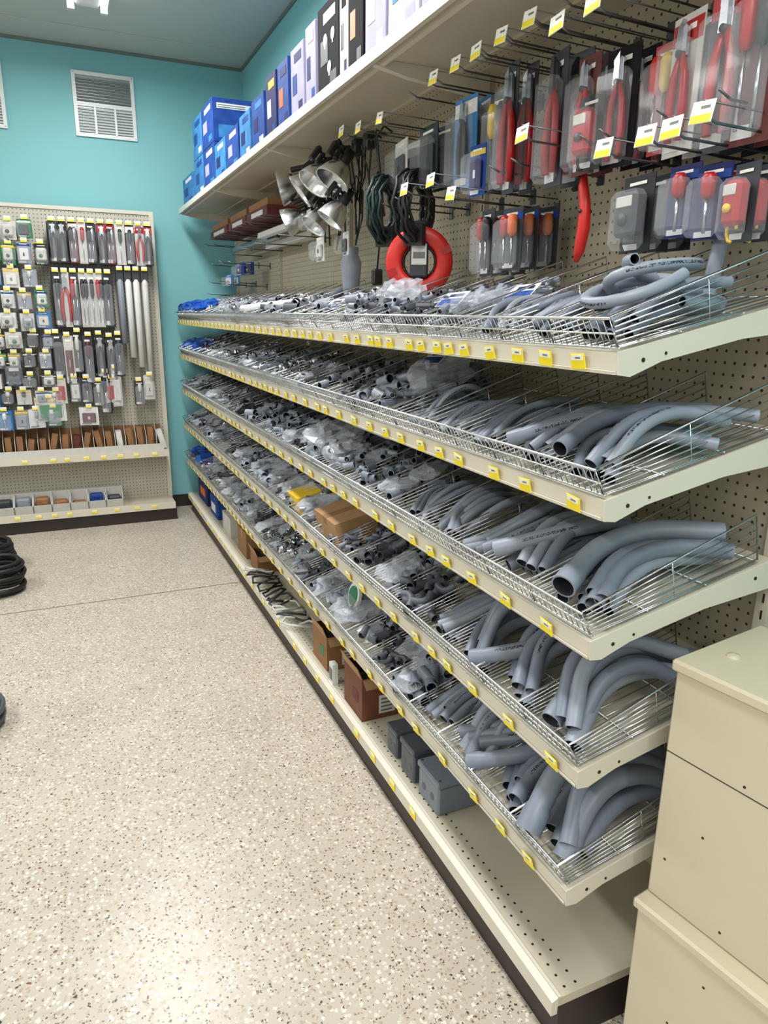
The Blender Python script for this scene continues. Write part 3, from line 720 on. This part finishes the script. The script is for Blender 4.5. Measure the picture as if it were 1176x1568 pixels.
q.tube([(1.16,2.7,2.1),(1.17,2.69,1.9),(1.16,2.7,1.74)],.004,6,black);q.cbox(1.14,1.18,2.685,2.715,1.69,1.75,.006,black)
q.obj('hanging_lamp_cords')
q=MB();q.M=T(1.16,2.98,1.76)
q.lathe([(.035,-.08),(.045,.03),(.03,.06),(.032,.09),(.028,.09),(.026,.06),(.041,.03),(.031,-.077)],16,pvc2);q.obj('hanging_wire_funnel')
q=MB()
for i,(y0,y1) in enumerate(((3.95,4.4),(4.43,4.9),(4.95,5.5))):
    q.cbox(1.06,1.25,y0,y1,2.08+.0*i,2.13,.003,maroon);q.cbox(1.07,1.26,y0+.02,y1-.02,2.1305,2.17,.003,card);q.box(1.0585,1.06,y0+.08,y1-.12,2.09,2.115,white)
    q.wire((1.33,y0+.1,2.075),(1.03,y0+.1,2.078),.003,hookm);q.wire((1.33,y1-.1,2.075),(1.03,y1-.1,2.078),.003,hookm)
q.obj('boxed_strip_lights')
q=MB()
for i,(y0,y1,z) in enumerate(((3.5,4.4,2.0),(4.2,5.3,1.99),(3.7,4.6,1.96))):
    x=1.12+.05*i
    q.prism([(x,z),(x+.04,z),(x+.035,z+.03),(x+.005,z+.03)],1,y0,y1,white if i!=1 else steel);q.box(x+.01,x+.03,y0-.01,y0,z+.005,z+.025,dgrey)
for y in(3.7,4.2,4.6,5.1): q.wire((1.33,y,1.955),(1.05,y,1.957),.003,hookm)
q.obj('strip_light_fixtures')
packs('packaged_switch_boxes',P_(1.15,5.0,1.9,.2,.08,blue,'plate',2,gm=navy,hm=white)+P_(1.15,5.35,1.84,.2,.08,lblue,'plate',2,gm=white,hm=blue))

# ------------------------------------------------------------------ back wall gondola
g2=empty('pegboard_gondola')
BX0=-1.9;BX1=.71;BY=5.85
q=MB();q.box(BX0,BX1,BY,BY+.03,.12,2.26,pegy)
q.obj('pegboard_panel',g2)
q=MB()
for x in(BX0,-.58,BX1-.029): q.box(x,x+.03,BY-.012,BY+.04,0,2.28,cream)
q.box(BX0-.001,BX1+.002,BY-.008,BY+.035,2.26,2.285,cream)
q.obj('posts',g2)
q=MB()
q.box(BX0,BX1-.01,5.603,BY,.115,.14,creamd);q.box(BX0,BX1-.01,5.588,5.602,.095,.145,cream);q.obj('base_deck',g2)
q=MB();q.box(BX0,BX1,5.61,BY,0,.095,brown);q.obj('kick_plate',g2)
q=MB();q.box(BX0,BX1-.03,5.633,BY-.012,.53,.55,cream);q.box(BX0,BX1-.03,5.618,5.632,.505,.555,cream)
for x in(BX0+.01,-.55,BX1-.06): q.prism([(5.634,.529),(5.84,.529),(5.84,.44)],0,x,x+.006,cream)
q.obj('shelf',g2)
q=MB()
for zz,yy in((.125,5.586),(.53,5.616)):
    x=BX0+.05
    while x<BX1-.08:
        q.box(x,x+.04,yy-.001,yy+.001,zz-.013,zz+.013,tagY);q.box(x+.003,x+.037,yy-.0016,yy-.001,zz,zz+.011,tagW);x+=R(.09,.2)
q.obj('price_tags',g2)
q=MB()
q.box(BX0+.1,BX1-.06,5.66,5.664,.5505,.60,offw);q.box(BX0+.1,BX1-.06,5.806,5.81,.5505,.73,card)
x=BX0+.1
while x<BX1-.08:
    q.prism([(5.665,.551),(5.665,.66),(5.80,.75),(5.80,.551)],0,x,x+.004,offw)
    q.M=T(x+.035,5.735,.655)@Rm(R(-.25,.25),'Y')
    q.box(-.022,.018,-.05,.05,-.1,R(.02,.07),random.choice([card,card,maroon,dgrey,white]));q.M=Matrix.Identity(4)
    x+=.075
q.obj('divided_small_parts_bins')
q=MB()
x=BX0+.1
while x<.28:
    q.prism([(5.635,.141),(5.62,.2),(5.624,.2),(5.64,.145),(5.76,.145),(5.76,.27),(5.764,.27),(5.764,.141)],0,x,x+.12,offw)
    for xx in(x-.0005,x+.1165): q.prism([(5.635,.141),(5.62,.2),(5.762,.27),(5.762,.141)],0,xx,xx+.004,white)
    q.cbox(x+.015,x+.105,5.66,5.75,.146,R(.19,.25),.01,random.choice([dgrey,blue,pvc2,card,white]))
    x+=.125
q.obj('white_parts_bins')
hk=MB();tgb=MB();
def bhook(x,z):
    hk.wire((x,BY,z),(x,BY-.2,z+.008),.0025,hookm)
    tgb.box(x-.02,x+.02,BY-.204,BY-.202,z-.005,z+.024,tagW);tgb.box(x-.019,x+.019,BY-.205,BY-.204,z-.004,z+.008,tagY)
small=MB();tools=MB();tubes=MB()
def BP(q,x,z,w,h,cm,kind,n=3,**k):
    for i in range(n): pack(q,T(x+R(-.008,.008),BY-.19+i*.055,z-.004)@Rm(R(-.2,.2),'Z'),w,h,cm,kind,blister=(i==0),**k)
    bhook(x,z)
random.seed(11)
z=2.17
while z>.85:
    h=R(.10,.15);x=-1.75
    while x<-.06:
        w_=R(.075,.105)
        BP(small,x,z-R(0,.02),w_,h*R(.85,1),random.choice([white,offw,offw,offw,pvc2,lblue,green,dgrey,black]),random.choice(['plate','plate','test','drv']),2,gm=random.choice([white,offw,offw,pvc2,dgrey]),hm=random.choice([black,pvc3,green]),hdr=random.choice([white,blue,green,yellow,None,None]));x+=w_+R(.01,.025)
    z-=h+.018
x=.02
while x<.65:
    BP(tools,x,2.17,.06,.27,random.choice([dgrey,black,offw,maroon]),random.choice(['cut','drv','cut','two']),3,gm=random.choice([black,black,red,black]),hm=steel,hdr=random.choice([red,None,white]));x+=.062
x=.01
while x<.38:
    BP(tools,x,1.84,.06,.37,random.choice([offw,dgrey,dgrey,dgrey]),random.choice(['drv','two','cut']),3,gm=random.choice([black,red,black,offw]),hm=random.choice([black,steel]),hdr=None);x+=.056
for x in(-.03,.04,.11,.18,.25,.32,.38): BP(tools,x,1.44-R(0,.05),.064,R(.28,.36),random.choice([dgrey,black,offw]),random.choice(['drv','cut','plate']),2,gm=random.choice([black,dgrey,maroon,offw]))
for x in(-.03,.06,.14,.22,.31,.5,.58): BP(tools,x,1.10+R(-.02,.04),.075,.18,random.choice([offw,dgrey,lblue,dgrey]),random.choice(['plate','drv']),2,gm=random.choice([offw,red,dgrey]))
BP(small,-.12,.98,.2,.17,white,'plate',2,gm=green,hm=white,hdr=yellow);BP(small,-.32,1.24,.12,.16,black,'test',2,gm=dgrey,hm=black);BP(small,.14,.90,.13,.13,white,'plate',2,gm=maroon,hm=offw)
for x,L in((.43,.45),(.485,.55),(.54,.62),(.60,.72)):
    for j in(0,.05):
        tubes.tube([(x,BY-.18+j,1.80),(x,BY-.18+j,1.78),(x,BY-.18+j,1.80-L)],[.01,.022,.022],10,random.choice([pvc2,offw,white]));tubes.cbox(x-.024,x+.024,BY-.185+j,BY-.17+j,1.78,1.86,.002,dgrey)
    bhook(x,1.865)
BP(tools,.27,1.15,.07,.3,black,'drv',2,gm=black);BP(tools,.34,1.18,.07,.28,offw,'plate',2,gm=white,hm=offw)
small.obj('carded_electrical_parts');tools.obj('carded_hand_tools');tubes.obj('packaged_cable_tubes');hk.obj('peg_hooks',g2);tgb.obj('hook_price_tags',g2)

# ------------------------------------------------------------------ near metal cabinets
def cabinet(name,x,y,ang,w,l,z0,z1,seam=None):
    q=MB();q.M=T(x,y,0)@Rm(ang,'Z')
    c=mat('cabinet_enamel',(200,190,165),.35,0,.02,2)
    q.cbox(0,w,-l,0,z0,z1-.022,.004,c);q.cbox(-.008,w+.008,-l-.008,.008,z1-.024,z1,.005,c)
    if seam: q.box(-.0006,.01,-l+.003,-.003,seam,seam+.002,brown)
    random.seed(3)
    for (dy,zz) in((-.03,.1),(-.16,.03),(-.16,.35),(-.28,.12),(-.42,.3),(-.3,.42),(-.5,.5),(-.1,.2)):
        if z0+zz<z1-.03: q.tube([(-.0008,dy,z0+zz),(.002,dy,z0+zz)],.0028,8,brown,smooth=False)
    for (dx,dy) in((.1,-.05),(.22,-.25),(.15,-.4)):
        q.M=T(x,y,0)@Rm(ang,'Z')@T(dx,dy,z1);q.lathe([(.014,0),(.012,.004),(.004,.006),(.0001,.006)],12,c)
    return q.obj(name)
cabinet('metal_storage_cabinet',1.005,.888,math.radians(9),.28,.75,.4305,.96,.765)
cabinet('metal_storage_cabinet',.975,.88,math.radians(9),.32,.75,0,.43)

# ------------------------------------------------------------------ cable coils at left
def fcoil(name,x,y,z,r,rad,m,n,sq=1):
    q=MB()
    for i in range(n):
        rr=r+R(-.02,.02);cx=x+R(-.012,.012);cy=y+R(-.012,.012)
        P=[(cx+rr*math.cos(a*math.pi/14),cy+rr*math.sin(a*math.pi/14),z+rad+i*rad*1.75+.004*math.sin(a*.4)) for a in range(28)]
        q.tube(P,rad,8,m,closed=True,cap=False)
    return q.obj(name)
fcoil('black_cable_coil',-.48,4.45,.0,.14,.013,black,8)
fcoil('black_cable_coil',-.56,4.85,.0,.15,.013,black,8)
fcoil('flexible_conduit_coil',-.53,2.9,.0,.15,.012,pvc3,6)
